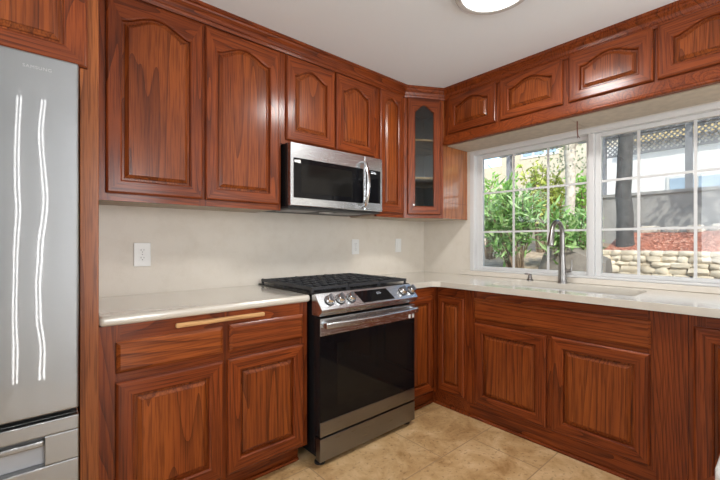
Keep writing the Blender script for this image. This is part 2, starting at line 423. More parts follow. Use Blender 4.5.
# ------------------------------------------------------------------ upper cabinets on the back wall
YU, ZU, ZT = -.325, 1.391, 2.40
def upper(x0, x1, z0, label, doors, rise, stiles, group=None, zt=2.335, st=.055, name='wall_cabinet'):
    c = thing(name, ((x0 + x1) / 2, 0, z0), label, 'cabinet', group); cx = c.location.x
    MB().box((x0 - cx + .001, -.003, .014), (x1 - cx - .001, YU + .0195, ZT - z0)).build('body', WV, c)
    MB().box((x0 - cx + .018, -.003, .004), (x1 - cx - .018, YU + .0195, .0138)).build('bottom_panel', BEIGE, c)
    face_frame(c, 0, 0, 0, ZT - z0, YU, [(a - cx, b - cx) for a, b in stiles], [(0, .045), (zt - z0 - .01, ZT - z0)])
    for a, b in doors:
        add_door(c, (a + b) / 2 - cx, YU - .0005, .033 if z0 < 1.6 else .028, b - a, zt - z0 - .033, rise, st=st, rb=.056)
    return c
upper(-2.676, -1.736, ZU, 'tall double-door oak wall cabinet between the refrigerator panel and the microwave', [(-2.618, -2.197), (-2.182, -1.752)], .052,
      [(-2.676, -2.60), (-2.21, -2.17), (-1.765, -1.736)])
upper(-1.735, -.945, 1.797, 'short oak wall cabinet with two arched doors directly above the microwave', [(-1.703, -1.340), (-1.323, -.972)], .050,
      [(-1.735, -1.69), (-1.35, -1.313), (-.985, -.945)], zt=2.345)
upper(-.944, -.640, ZU, 'narrow single-door oak wall cabinet right of the microwave', [(-.915, -.668)], .040,
      [(-.944, -.90), (-.682, -.640)], zt=2.350, st=.046)

# corner cabinet with glass door
A, B = Vector((-.640, YU)), Vector((-.345, -.487))
dv = (B - A); LEN = dv.length; ang = math.atan2(dv.y, dv.x)
cc = thing('corner_wall_cabinet', (-.32, -.2, ZU), 'diagonal corner wall cabinet with a single arched glass door and two inside shelves', 'cabinet')
o0 = cc.location
def lp(p): return (p[0] - o0.x, p[1] - o0.y)
outer = [lp(q) for q in ((-.6395, -.003), (-.003, -.003), (-.003, -.4675), (-.36, -.4675), (-.6395, YU + .012))]
h = ZT - ZU
inn = [lp(q) for q in ((-.620, -.02), (-.02, -.02), (-.02, -.468), (-.36, -.468), (-.620, YU + .012))]
MB().prism(outer, .012, .03).build('bottom_board', WV, cc); MB().prism(outer, h - .02, h).build('top_board', WV, cc)
bp = MB().prism([lp(q) for q in ((-.62, -.01), (-.01, -.01), (-.01, -.47), (-.35, -.47), (-.62, YU + .01))], .003, .0118); bp.build('bottom_panel', BEIGE, cc)
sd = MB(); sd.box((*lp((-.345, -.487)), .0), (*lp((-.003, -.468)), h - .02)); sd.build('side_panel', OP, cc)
MB().box((*lp((-.345, -.4876)), .128), (*lp((-.003, -.4870)), .131)).build('reflection_line', WH, cc)  # dark line standing in for a reflected window edge
li = MB(); li.box((*lp((-.6395, -.014)), .03), (*lp((-.004, -.004)), h - .02)); li.box((*lp((-.014, -.467)), .03), (*lp((-.004, -.014)), h - .02)); li.box((*lp((-.6395, YU + .02)), .03), (*lp((-.63, -.014)), h - .02))
li.build('lining', CABIN, cc)
for zz in (1.712, 2.020):
    s_ = MB().prism([lp(q) for q in ((-.618, -.03), (-.03, -.03), (-.03, -.455), (-.345, -.455), (-.610, YU + .03))], zz - ZU, zz - ZU + .016); s_.build('shelf', MAPLE, cc)
# diagonal face frame and door in a rotated local frame
ctr = (A + B) / 2
ff = MB(); hw = LEN / 2
ff.box((-hw, 0, 0), (-hw + .045, .019, h), 0); ff.box((hw - .040, 0, 0), (hw, .019, h), 0)
ff.box((-hw + .0452, .0003, 0), (hw - .0402, .019, .045), 1); ff.box((-hw + .0452, .0003, 2.335 - ZU), (hw - .0402, .019, h), 1)
ff.build('face_frame', [WV, WH], cc, loc=(*lp(ctr), 0), rot=(0, 0, ang))
off = Vector((math.sin(ang), -math.cos(ang))) * .0005
gd = add_door(cc, *lp(ctr + off), .028, LEN - .055, 2.352 - ZU - .028, .05, st=.055, rb=.06, glass=True, rot=ang)
kn = MB().lathe([(.004, 0), (.004, .008), (.008, .012), (.008, .017), (.004, .020)], (-LEN / 2 + .075, -.0035, .075), (0, -1, 0), 12); kn.build('knob', WHITE, gd)

# cabinet above the refrigerator, and the tall end panel beside it
fc = thing('refrigerator_top_cabinet', (-3.2, 0, 1.812), 'oak cabinet with two doors above the steel refrigerator, cut by the left picture edge', 'cabinet')
MB().box((-.45, -.003, .0), (.4640, -.630, .588)).build('body', WV, fc)
face_frame(fc, 0, 0, 0, .588, -.649, [(-.45, -.40), (-.02, .02), (.425, .4640)], [(0, .05), (.51, .588)])
add_door(fc, .243, -.6495, .026, .488, .52, .05, st=.062, rb=.058)
add_door(fc, -.245, -.6495, .026, .475, .52, .05, st=.062, rb=.058)
ep = MB().box((-2.7345, -.650, 0), (-2.6775, -.003, 2.428)); e = ep.build('refrigerator_end_panel', OV, bevel=.002)
tag(e, 'tall vertical oak end panel standing between the refrigerator and the counter', 'panel')

# ------------------------------------------------------------------ cabinets above the window
XS = -.335
def soffit(y0, y1, label, doors):
    c = thing('over_window_cabinet', (0, (y0 + y1) / 2, 1.99), label, 'cabinet', None, -PI / 2); cy = c.location.y
    loc = lambda y: -(y - cy)
    MB().box((loc(y0) + .001, -.003, .0), (loc(y1) - .001, XS + .0195, .41)).build('body', WV, c)
    MB().box((loc(y0) + .001, -.003, -.006), (loc(y1) - .001, XS + .045, -.0003)).build('bottom_panel', BEIGE, c)
    m = []
    ds = sorted(doors, reverse=True)
    edges = [y0] + [v for d in ds for v in d] + [y1]
    st = []
    for i in range(0, len(edges), 2): st.append((loc(edges[i]) - (.0 if i == 0 else .012), loc(edges[i + 1]) + (.0 if i == len(edges) - 2 else .012)))
    face_frame(c, 0, 0, .0, .41, XS, st, [(.0, .092), (.36, .41)])
    for a, b in ds: add_door(c, (loc(a) + loc(b)) / 2, XS - .0005, .078, a - b, .292, .046, st=.060, rb=.052, rt=.040)
    return c
soffit(-.489, -1.418, 'pair of small arched oak doors above the left half of the window', [(-.535, -.948), (-.980, -1.401)])
soffit(-1.419, -2.345, 'pair of small arched oak doors above the right half of the window', [(-1.436, -1.860), (-1.878, -2.300)])
vb = MB(); vb.box((-.354, -2.345, 1.9945), (-.3365, -.500, 2.052))
vb.tube([(-.3485, -2.345, 1.9925), (-.3485, -.497, 1.9925)], .012, 12)
v = vb.build('valance', WH, smooth=True); tag(v, 'long oak valance board with a rounded lower edge running above the window', 'valance')

# crown mouldings
CP = [(-.004, 2.345), (.012, 2.345), (.016, 2.362), (.022, 2.366), (.026, 2.385), (.040, 2.400), (.044, 2.408), (.052, 2.412), (.052, 2.4295), (-.004, 2.4295)]
def crown(name, path, ends=()):
    m = MB(); sweep(m, path, CP); return struct(m.build(name, WH))
# one path, cut in three runs with true mitres
def mitre_runs(path, names):
    full = MB(); n = len(path)
    ks = len(CP); tmp = MB(); sweep(tmp, path, CP); rings = [tmp.v[i * ks:(i + 1) * ks] for i in range(n)]
    for i, nm in enumerate(names):
        m = MB(); vs = rings[i] + rings[i + 1]
        fs = [(j, (j + 1) % ks, ks + (j + 1) % ks, ks + j) for j in range(ks)] + [list(range(ks))[::-1], [ks + j for j in range(ks)]]
        m.add(vs, fs); o = m.build(nm, WX if i == 1 else (WH if i == 0 else WY)); struct(o)
WX = WH
WY = WH
mitre_runs([(-2.674, YU), (A.x, A.y), (XS, -.4925), (XS, -2.9)], ['trim_3', 'trim_4', 'trim_5'])
m = MB(); sweep(m, [(-3.66, -.649), (-2.70, -.649)], [(.0, 2.35), (.02, 2.35), (.03, 2.40), (.05, 2.41), (.05, 2.4295), (.0, 2.4295)])
struct(m.build('trim_6', WH))

# ------------------------------------------------------------------ base cabinets
ZB = .8768
YB = -.620
bl = thing('base_cabinet', (-2.207, 0, 0), 'oak base cabinet with two drawers over two doors, left of the range', 'cabinet')
bx = bl.location.x
MB().box((-2.675 - bx, -.003, .10), (-1.7385 - bx, YB + .0195, ZB)).build('body', WV, bl)
face_frame(bl, 0, 0, .10, ZB, YB, [(-2.675 - bx, -2.605 - bx), (-2.218 - bx, -2.166 - bx), (-1.785 - bx, -1.7385 - bx)], [(.10, .135), (.642, .700), (.80, ZB)])
add_drawer(bl, -2.4115 - bx, YB - .0005, .689, .417, .123); add_drawer(bl, -1.972 - bx, YB - .0005, .689, .400, .126)
add_door(bl, -2.412 - bx, YB - .0005, .118, .418, .536, 0, st=.056, rb=.058); add_door(bl, -1.974 - bx, YB - .0005, .118, .412, .538, 0, st=.056, rb=.058)
MB().box((-2.675 - bx, -.560, 0), (-1.760 - bx, -.545, .0998)).build('toe_board', WH, bl)
MB().box((-2.675 - bx, -.575, 0), (-1.760 - bx, -.5605, .018)).build('shoe_molding', WH, bl, bevel=.006)
cb = MB().box((-2.405 - bx, -.640, .8345), (-1.995 - bx, YB - .0005, .8545)); cbo = cb.build('cutting_board', MAPLE, bl, bevel=.006)
cbo['label'] = 'pale unstained pull edge of the slide-out cutting board'

# corner base cabinet (two narrow doors meeting in the inner corner)
cb = thing('corner_base_cabinet', (-.30, -.30, 0), 'corner oak base cabinet with two narrow doors meeting beside the range', 'cabinet'); cl = cb.location
XB = -.600
MB().prism([(-.9515 - cl.x, -.003 - cl.y), (-.003 - cl.x, -.003 - cl.y), (-.003 - cl.x, -.892 - cl.y), (XB + .0195 - cl.x, -.892 - cl.y), (XB + .0195 - cl.x, YB + .0195 - cl.y), (-.9515 - cl.x, YB + .0195 - cl.y)], .10, ZB).build('body', WV, cb)
fm = MB()
fm.box((-.9515 - cl.x, YB - cl.y, .10), (-.925 - cl.x, YB + .019 - cl.y, ZB)); fm.box((-.640 - cl.x, YB - cl.y, .10), (XB - cl.x, YB + .019 - cl.y, ZB))
fm.box((-.9248 - cl.x, YB + .0003 - cl.y, .10), (-.6402 - cl.x, YB + .019 - cl.y, .13), 1); fm.box((-.9248 - cl.x, YB + .0003 - cl.y, .785), (-.6402 - cl.x, YB + .019 - cl.y, ZB), 1)
fm.build('face_frame', [WV, WH], cb)
fm = MB()   # return frame, in its own rotated frame
fm.box((.0205 - .02, 0, .10), (.012, .019, ZB)); fm.box((.232, 0, .10), (.2715, .019, ZB))
fm.box((.0122, .0003, .10), (.2318, .019, .13), 1); fm.box((.0122, .0003, .785), (.2318, .019, ZB), 1)
fm.build('return_frame', [WV, WH], cb, loc=(XB - cl.x, YB - .0002 - cl.y, 0), rot=(0, 0, -PI / 2))
add_door(cb, -.795 - cl.x, YB - .0005 - cl.y, .118, .255, .690, 0, st=.045, rb=.055, bev=.016)
add_door(cb, XB - .0005 - cl.x, -.7485 - cl.y, .118, .222, .690, 0, st=.043, rb=.055, bev=.016, rot=-PI / 2)
tb = MB().box((-.9515 - cl.x, -.575 - cl.y, 0), (-.575 - cl.x, -.56 - cl.y, .0998)).box((-.59 - cl.x, -.892 - cl.y, 0), (-.575 - cl.x, -.5752 - cl.y, .0998)); tb.build('toe_board', WH, cb)
tb = MB().box((-.9515 - cl.x, -.588 - cl.y, 0), (-.604 - cl.x, -.5755 - cl.y, .018)).box((-.604 - cl.x, -.892 - cl.y, 0), (-.5905 - cl.x, -.588 - cl.y, .018)); tb.build('shoe_molding', WH, cb)

def base_run(y0, y1, label, name='base_cabinet', cat='cabinet', top=ZB):
    c = thing(name, (0, (y0 + y1) / 2, 0), label, cat, None, -PI / 2); cy = c.location.y
    hw = (y0 - y1) / 2
    MB().box((-hw + .0005, -.003, .10), (hw - .0005, XB + .0195, top)).build('body', WV, c)
    MB().box((-hw, -.590, 0), (hw, -.575, .0998)).build('toe_board', WH, c)
    MB().box((-hw, -.604, 0), (hw, -.5905, .018)).build('shoe_molding', WH, c, bevel=.006)
    return c, (lambda y: -(y - cy))
sb, L_ = base_run(-.893, -1.9215, 'wide oak sink base cabinet with a false drawer front over two doors', 'sink_base_cabinet', top=.66)
face_frame(sb, 0, 0, .10, ZB, XB, [(L_(-.893), L_(-.950)), (L_(-1.888), L_(-1.9215))], [(.10, .135), (.642, .700), (.80, ZB)], mid=(L_(-1.402), L_(-1.455), .1352, .6418))
add_drawer(sb, (L_(-.935) + L_(-1.903)) / 2, XB - .0005, .682, 1.903 - .935, .140)
add_door(sb, (L_(-.941) + L_(-1.413)) / 2, XB - .0005, .118, .472, .537, 0, st=.058, rb=.058)
add_door(sb, (L_(-1.442) + L_(-1.899)) / 2, XB - .0005, .118, .457, .540, 0, st=.058, rb=.058)
fp = MB(); fp.box((XB - .004, -2.0395, 0), (-.003, -1.922, ZB)); fpo = fp.build('filler_panel', WV)
tag(fpo, 'plain vertical-grained oak filler panel right of the sink cabinet', 'panel')
rb_, L_ = base_run(-2.040, -2.90, 'oak base cabinet with a tall door right of the plain filler panel', 'base_cabinet')
face_frame(rb_, 0, 0, .10, ZB, XB, [(L_(-2.04), L_(-2.10)), (L_(-2.45), L_(-2.49)), (L_(-2.86), L_(-2.90))], [(.10, .135), (.80, ZB)])
add_door(rb_, (L_(-2.058) + L_(-2.465)) / 2, XB - .0005, .118, .407, .705, 0, st=.062, rb=.058)
add_door(rb_, (L_(-2.475) + L_(-2.885)) / 2, XB - .0005, .118, .41, .705, 0, st=.062, rb=.058)

# ------------------------------------------------------------------ countertops
def slab(name, outer, hole, z0, z1, mat, label, bevel=.016, cat='countertop', seg=4):
    bm = bmesh.new(); es = []
    for lp_ in ([outer] + ([hole] if hole else [])):
        vs = [bm.verts.new((x, y, z1)) for x, y in lp_]
        es += [bm.edges.new((vs[i], vs[(i + 1) % len(vs)])) for i in range(len(vs))]
    bmesh.ops.triangle_fill(bm, use_beauty=True, use_dissolve=False, edges=es)
    r = bmesh.ops.extrude_face_region(bm, geom=bm.faces[:])
    bmesh.ops.translate(bm, verts=[v for v in r['geom'] if isinstance(v, bmesh.types.BMVert)], vec=(0, 0, z0 - z1))
    bmesh.ops.recalc_face_normals(bm, faces=bm.faces)
    bmesh.ops.dissolve_limit(bm, angle_limit=math.radians(1), verts=bm.verts, edges=bm.edges)
    me = D.meshes.new(name); bm.to_mesh(me); bm.free(); me.materials.append(mat)
    o = D.objects.new(name, me); COL.objects.link(o)
    b = o.modifiers.new('bevel', 'BEVEL'); b.width = bevel; b.segments = seg; b.limit_method = 'ANGLE'; b.angle_limit = math.radians(50)
    return tag(o, label, cat)
def round_corner(c, r, a0, a1, n=6): return [(c[0] + r * math.cos(a0 + (a1 - a0) * i / n), c[1] + r * math.sin(a0 + (a1 - a0) * i / n)) for i in range(n + 1)]
slab('countertop', [(-2.6765, -.001), (-2.6765, -.640)] + round_corner((-1.745, -.615), .025, -PI / 2, 0) + [(-1.7205, -.001)], None, .877, .915, COUNTER,
     'cream countertop with a rounded front edge left of the range')
hx0, hx1, hy0, hy1, r = -.515, -.135, -.99, -1.80, .06
hole = round_corner((hx1 - r, hy0 - r), r, 0, PI / 2) + round_corner((hx0 + r, hy0 - r), r, PI / 2, PI) + round_corner((hx0 + r, hy1 + r), r, PI, 1.5 * PI) + round_corner((hx1 - r, hy1 + r), r, 1.5 * PI, 2 * PI)
slab('countertop', [(-.9565, -.001), (-.001, -.001), (-.001, -2.95), (-.652, -2.95), (-.652, -.69), (-.697, -.640), (-.9565, -.640)], hole, .877, .915, COUNTER,
     'long L-shaped cream countertop under the window holding the sink')
# sink basin
def rr(x0, x1, y0, y1, r, z):
    p = round_corner((x1 - r, y0 - r), r, 0, PI / 2) + round_corner((x0 + r, y0 - r), r, PI / 2, PI) + round_corner((x0 + r, y1 + r), r, PI, 1.5 * PI) + round_corner((x1 - r, y1 + r), r, 1.5 * PI, 2 * PI)
    return [(a, b, z) for a, b in p]
sk = MB(); l1 = [rr(hx0 - .02, hx1 + .02, hy0 + .02, hy1 - .02, .07, .8765), rr(hx0 - .004, hx1 + .004, hy0 + .004, hy1 - .004, .06, .8765),
                 rr(hx0 + .004, hx1 - .004, hy0 - .004, hy1 + .004, .06, .70), rr(hx0 + .03, hx1 - .03, hy0 - .03, hy1 + .03, .05, .675)]
n = len(l1[0])
sk.add([p for l in l1 for p in l], [(a * n + i, (a + 1) * n + i, (a + 1) * n + (i + 1) % n, a * n + (i + 1) % n) for a in range(3) for i in range(n)] + [[3 * n + i for i in range(n)]])
so = sk.build('sink', SINKM, smooth=True); tag(so, 'white undermount sink basin let into the countertop below the window', 'sink')
dr = MB().lathe([(.04, 0), (.045, .002), (.03, .004)], (-.325, -1.395, .6755)); dr.build('drain', CHROME, so)

# faucet
fa = thing('faucet', (-.078, -1.297, .9152), 'brushed nickel gooseneck pull-down faucet behind the sink', 'faucet')
MB().lathe([(.031, 0), (.031, .006), (.027, .012), (.0255, .05), (.024, .11), (.0215, .15), (.019, .2)], seg=24).build('body', NICKEL, fa, smooth=True)
pts = [(0, 0, .19)]; r_ = .085
for i in range(13):
    a = i / 12 * PI * .93; pts.append((-r_ + r_ * math.cos(a), .35 * (-r_ + r_ * math.cos(a)) * .0, .335 + r_ * 1.05 * math.sin(a)))
MB().tube(pts, [.0165] * 2 + [.0145] * 12, 16).build('spout', NICKEL, fa, smooth=True)
end = Vector(pts[-1]); dd = (Vector(pts[-1]) - Vector(pts[-2])).normalized()
MB().tube([end, end + dd * .015, end + dd * .05, end + dd * .095, end + dd * .10], [.0145, .0165, .018, .0215, .019], 16).build('spray_head', NICKEL, fa, smooth=True)
MB().tube([(0, -.015, .085), (0, -.045, .085), (0, -.058, .087)], [.012, .011, .010], 12).tube([(0, -.054, .083), (.002, -.060, .12), (.004, -.060, .165)], [.007, .0055, .004], 10).build('lever_handle', NICKEL, fa, smooth=True)
sd = thing('soap_dispenser', (-.06, -1.062, .9152), 'short dark metal soap dispenser on the counter left of the faucet', 'soap dispenser')
MB().lathe([(.024, 0), (.024, .004), (.017, .010), (.015, .022), (.012, .030), (.013, .042), (.010, .046)], seg=16).build('body', BRONZE, sd, smooth=True)
MB().tube([(0, 0, .040), (-.01, .018, .047), (-.012, .034, .045)], [.008, .007, .005], 10).build('spout', BRONZE, sd, smooth=True)

# ------------------------------------------------------------------ range
RX0, RX1 = -1.7165, -.9605
rg = thing('gas_range', ((RX0 + RX1) / 2, -.36, 0), 'stainless slide-in gas range with black glass oven door and cast iron grates', 'stove')
ro = rg.location; hw = .378
R = lambda x, y, z: (x, y - ro.y, z)
MB().box(R(-hw + .002, -.03, .045), R(hw - .002, -.665, .905)).build('body', BLACK, rg)
MB().box(R(-hw - .010, -.006, .9155), R(hw + .010, -.655, .9235)).build('cooktop', BLACK, rg, bevel=.003)
# slanted control panel
prof = [(-.640, .918), (-.668, .921), (-.738, .842), (-.738, .834), (-.715, .812), (-.715, .806), (-.640, .806)]
cp = MB(); k = len(prof)
cp.add([R(-hw - .005, y, z) for y, z in prof] + [R(hw + .005, y, z) for y, z in prof],
       [list(range(k)), list(range(k, 2 * k))[::-1]] + [(i, (i + 1) % k, k + (i + 1) % k, k + i) for i in range(k)])
cpo = cp.build('control_panel', STEEL, rg, bevel=.003)
nrm = Vector((0, -(.921 - .842), -(.738 - .668) * -1)).normalized(); nrm = Vector((0, -.079, .070)).normalized()
tan = Vector((0, -.070, -.079)).normalized(); P0 = Vector(R(0, -.668, .921))
def onpanel(x, t, up=0): return Vector((x, 0, 0)) + P0 + tan * t + nrm * up
for xk in (-1.648, -1.574, -1.497, -1.066, -.984):
    kb = MB(); c = onpanel(xk - ro.x, .052, .0003)
    kb.lathe([(.029, 0), (.029, .004), (.024, .006), (.023, .026), (.020, .030)], c, nrm, 24, 0)
    kn = kb.build('knob', CHROME, rg, smooth=True)
    ks = MB(); q = onpanel(xk - ro.x, .052, .0305)
    uu = tan; vs = []
    for s1 in (-1, 1):
        for s2 in (-1, 1):
            for hh in (0, .010): vs.append(q + uu * s1 * .020 + Vector((1, 0, 0)) * s2 * .0045 + nrm * hh)
    ks.add(vs, [(0, 1, 3, 2), (4, 6, 7, 5), (0, 4, 5, 1), (2, 3, 7, 6), (1, 5, 7, 3), (0, 2, 6, 4)]); ks.build('grip', STEEL_D, kn)
    kr = MB().lathe([(.0305, 0), (.0305, .005), (.0292, .005)], c, nrm, 24); kr.build('ring', BLACKM, kn)
dp = MB()
xa, xb = -1.452 - ro.x, -1.165 - ro.x
dq = [onpanel(xa, .014, .0), onpanel(xb - .03, .014, .0), onpanel(xb, .094, .0), onpanel(xa + .03, .094, .0)]
dp.add(dq + [p + nrm * .0015 for p in dq], [(0, 1, 2, 3), (4, 7, 6, 5), (0, 4, 5, 1), (1, 5, 6, 2), (2, 6, 7, 3), (3, 7, 4, 0)])
dpo = dp.build('display', BGLASS, cpo)
dg = MB()
for i, xx in enumerate((-.012, -.004, .006, .014)):
    for tt in (.036, .045):
        c = onpanel((xa + xb) / 2 + .035 + xx, tt, .0017); u = Vector((.0006, 0, 0)); t2 = tan * .0035
        dg.add([c - u - t2, c + u - t2, c + u + t2, c - u + t2], [(0, 1, 2, 3)])
    c = onpanel((xa + xb) / 2 + .035 + xx - .002, .0405, .0017); dg.add([c + Vector((-.0015, 0, 0)), c + Vector((.0015, 0, 0)), c + Vector((.0015, 0, 0)) + tan * .001, c + Vector((-.0015, 0, 0)) + tan * .001], [(0, 1, 2, 3)])
dg.build('digits', DISPLAY, cpo)
# oven door
MB().box(R(-hw, -.668, .162), R(hw, -.708, .792)).build('oven_door', BLACK, rg, bevel=.003)
od = [o for o in rg.children if o.name.startswith('oven_door')][0]
MB().box(R(-hw + .001, -.7082, .700), R(hw - .001, -.7145, .7915)).build('top_band', STEEL, od, bevel=.002)
MB().box(R(-hw + .001, -.7082, .2405), R(hw - .001, -.7125, .6995)).build('glass_front', BGLASS, od)
MB().box(R(-hw + .115, -.7126, .305), R(hw - .075, -.7130, .645)).build('oven_window', OVENG, od)
MB().box(R(-hw + .001, -.7082, .1625), R(hw - .001, -.7145, .240)).build('bottom_band', STEEL_D, od, bevel=.002)
hb = MB(); n = 17; rings = []
for i in range(n):
    s_ = -1 + 2 * i / (n - 1); x = s_ * (hw - .012); y = -.742 - .022 * (1 - s_ * s_); 
    rings.append([R(x, y, .742), R(x, y - .016, .746), R(x, y - .018, .772), R(x, y - .006, .778), R(x, y + .006, .776)])
hb.add([p for r0 in rings for p in r0], [(i * 5 + j, i * 5 + (j + 1) % 5, (i + 1) * 5 + (j + 1) % 5, (i + 1) * 5 + j) for i in range(n - 1) for j in range(5)] + [list(range(5))[::-1], [(n - 1) * 5 + j for j in range(5)]])
for s_ in (-1, 1): hb.box(R(s_ * (hw - .012), -.715, .745), R(s_ * (hw - .040), -.748, .775))
hb.build('handle', STEEL, od, bevel=.003, smooth=True)
bd = MB()
for xx in (.318, .352): bd.box(R(xx, -.7146, .705), R(xx + .018, -.7152, .730))
bd.build('badge', WHITE, od)
MB().box(R(-hw, -.670, .030), R(hw, -.7145, .1525)).build('storage_drawer', STEEL_D, rg, bevel=.003)
for sx in (-1, 1):
    for yy in (-.66, -.10):
        MB().lathe([(.030, 0), (.030, .010), (.014, .014), (.012, .046)], R(sx * (hw - .035), yy, 0), seg=16).build('foot', BLACKM, rg)
# burners and grates
for bx_, by_, br_ in ((-.25, -.49, .045), (-.25, -.19, .038), (0, -.34, .052), (.25, -.49, .045), (.25, -.19, .035)):
    b_ = MB().lathe([(br_ + .012, 0), (br_ + .010, .008), (br_, .010), (br_, .014), (br_ - .006, .018)], R(bx_, by_, .9237), seg=24).build('burner', IRON, rg, smooth=True)
for gx0, gx1 in ((-.380, -.128), (-.124, .124), (.128, .380)):
    g = MB(); z0, z1 = .938, .954; t_ = .010
    y0, y1 = -.035, -.640
    g.box(R(gx0, y0, z0), R(gx1, y0 - t_, z1)); g.box(R(gx0, y1 + t_, z0), R(gx1, y1, z1))
    g.box(R(gx0, y0 - t_, z0), R(gx0 + t_, y1 + t_, z1)); g.box(R(gx1 - t_, y0 - t_, z0), R(gx1, y1 + t_, z1))
    for yy in (-.13, -.235, -.335, -.44, -.545): g.box(R(gx0 + t_, yy - .004, z0 + .001), R(gx1 - t_, yy + .004, z1 + .003))
    xm = (gx0 + gx1) / 2
    for xx in (xm - .055, xm, xm + .055): g.box(R(xx - .004, y0 - t_, z0), R(xx + .004, y1 + t_, z1 + .001))
    for xx in (gx0 + .006, gx1 - .006):
        for yy in (y0 - .01, -.335, y1 + .01): g.box(R(xx - .006, yy - .006, .9238), R(xx + .006, yy + .006, z0))
    for i in range(24):
        yy = y0 - .012 - i * .0245
        g.box(R(gx0 - .0005, yy - .005, z1 - .001), R(gx0 + .009, yy + .005, z1 + .004))
    g.build('grate', IRON, rg)

# ------------------------------------------------------------------ microwave
mw = thing('microwave', (-1.3405, 0, 1.404), 'stainless over-the-range microwave hung under the short oak cabinet', 'microwave')
H_ = .3915; mh = .3785
MB().box((-mh, -.004, .012), (mh, -.375, H_)).build('body', BLACK, mw, bevel=.002)
MB().box((-mh, -.004, 0), (mh, -.385, .0118)).build('vent_bottom', BLACKM, mw)
for xx in (-.22, .17): MB().box((xx - .11, -.14, -.003), (xx + .11, -.30, -.0003)).build('grease_filter', GRAYP, mw)
MB().box((-.03, -.20, -.004), (.05, -.26, -.0003)).build('light_lens', WHITE, mw)
xd = -1.137 + 1.3405
MB().box((-mh + .001, -.3752, .014), (xd, -.412, H_ - .001)).build('door', STEEL, mw, bevel=.004)
mdoor = [o for o in mw.children if o.name.startswith('door')][0]
MB().box((-mh + .022, -.4122, .062), (xd - .012, -.4145, .300)).build('door_glass', BGLASS, mdoor)
MB().box((-mh + .075, -.4146, .095), (xd - .11, -.4150, .270)).build('viewing_window', OVENG, mdoor)
MB().box((-mh + .026, -.4146, .272), (-mh + .068, -.4152, .287)).box((-mh + .050, -.4152, .270), (-mh + .068, -.4156, .289)).build('sticker', WHITE, mdoor)
MB().box((xd + .003, -.3752, .014), (mh - .001, -.412, H_ - .001)).build('control_column', STEEL, mw, bevel=.004)
MB().box((xd + .020, -.4122, .070), (mh - .024, -.4145, .300)).build('control_panel', BGLASS, mw)
cpn = [o for o in mw.children if o.name.startswith('control_panel')][0]
MB().box((xd + .06, -.4146, .276), (xd + .082, -.4148, .280)).box((xd + .086, -.4146, .276), (xd + .108, -.4148, .280)).box((xd + .06, -.4146, .287), (xd + .10, -.4148, .289)).build('digits', DISPLAY, cpn)
hp = [(xd - .020, -.412, .345), (xd - .020, -.440, .338)]
for i in range(15):
    s_ = -1 + 2 * i / 14; hp.append((xd - .020, -.447 - .030 * (1 - s_ * s_), .190 - s_ * .145))
hp += [(xd - .020, -.440, .042), (xd - .020, -.412, .035)]
hm = MB(); n = len(hp); rings = []
for i, p in enumerate(hp):
    w2 = .013; d2 = .008
    dz = Vector(hp[min(i + 1, n - 1)]) - Vector(hp[max(i - 1, 0)]); dz.x = 0; dz.normalize(); q = Vector((0, dz.z, -dz.y))
    rings.append([Vector(p) + Vector((sx * w2, 0, 0)) + q * sy * d2 for sx, sy in ((-1, -.5), (-.6, -1), (.6, -1), (1, -.5), (1, .5), (.6, 1), (-.6, 1), (-1, .5))])
hm.add([p for r0 in rings for p in r0], [(i * 8 + j, i * 8 + (j + 1) % 8, (i + 1) * 8 + (j + 1) % 8, (i + 1) * 8 + j) for i in range(n - 1) for j in range(8)] + [list(range(8)), [(n - 1) * 8 + j for j in range(8)]])
hm.build('handle', CHROME, mdoor, smooth=True)

# ------------------------------------------------------------------ refrigerator
rf = thing('refrigerator', (-3.205, 0, 0), 'tall stainless refrigerator with freezer drawer at the left picture edge', 'refrigerator')
fw = .457
MB().box((-fw + .004, -.02, .03), (fw - .004, -.725, 1.785)).build('body', BLACKM, rf, bevel=.003)
MB().box((.002, -.730, .652), (fw, -.800, 1.795)).build('door', FRIDGE_S, rf, bevel=.007, seg=3)
rd_ = [o for o in rf.children if o.name.startswith('door')][0]
MB().box((-fw, -.730, .652), (-.002, -.800, 1.795)).build('door', FRIDGE_S, rf, bevel=.007, seg=3)
# freezer drawer with a recessed grip
gx1, gz0, gz1 = -2.836 + 3.205, .490, .585
fd = MB()
yF = -.800
fd.box((-fw, -.730, .07), (fw, -.770, .632))
fd.box((-fw, -.7702, gz1), (fw, yF, .632)); fd.box((-fw, -.7702, .07), (fw, yF, gz0))
fd.box((gx1, -.7702, gz0), (fw, yF, gz1)); fd.box((-fw, -.7702, gz0), (-gx1, yF, gz1))
fdo = fd.build('freezer_drawer', FRIDGE_S, rf, bevel=.004)
MB().box((-gx1, -.7705, gz1 - .032), (gx1, -.797, gz1 - .012)).build('handle', FRIDGE_S, fdo, bevel=.005)
MB().box((-gx1 + .001, -.7703, gz0 + .001), (gx1 - .001, -.7715, gz1 - .040)).build('grip_recess', GRAYP, fdo)
for sx in (-1, 1): MB().lathe([(.03, 0), (.03, .012), (.015, .03)], (sx * .4, -.68, 0), seg=14).build('foot', BLACKM, rf)
MB().box((-fw + .01, -.02, .03), (fw - .01, -.715, .0302)).build('base_plate', BLACKM, rf)
def text(s, size, loc, rot, mat, name, parent=None, ext=.0004):
    cu = D.curves.new(name, 'FONT'); cu.body = s; cu.size = size; cu.extrude = ext; cu.align_x = 'CENTER'; cu.space_character = 1.15
    o = D.objects.new(name, cu); COL.objects.link(o); dg = bpy.context.evaluated_depsgraph_get()
    me = D.meshes.new_from_object(o.evaluated_get(dg)); D.objects.remove(o); D.curves.remove(cu)
    me.name = name; me.materials.clear(); me.materials.append(mat)
    q = D.objects.new(name, me); COL.objects.link(q); q.location = loc; q.rotation_euler = rot
    if parent: q.parent = parent
    return q
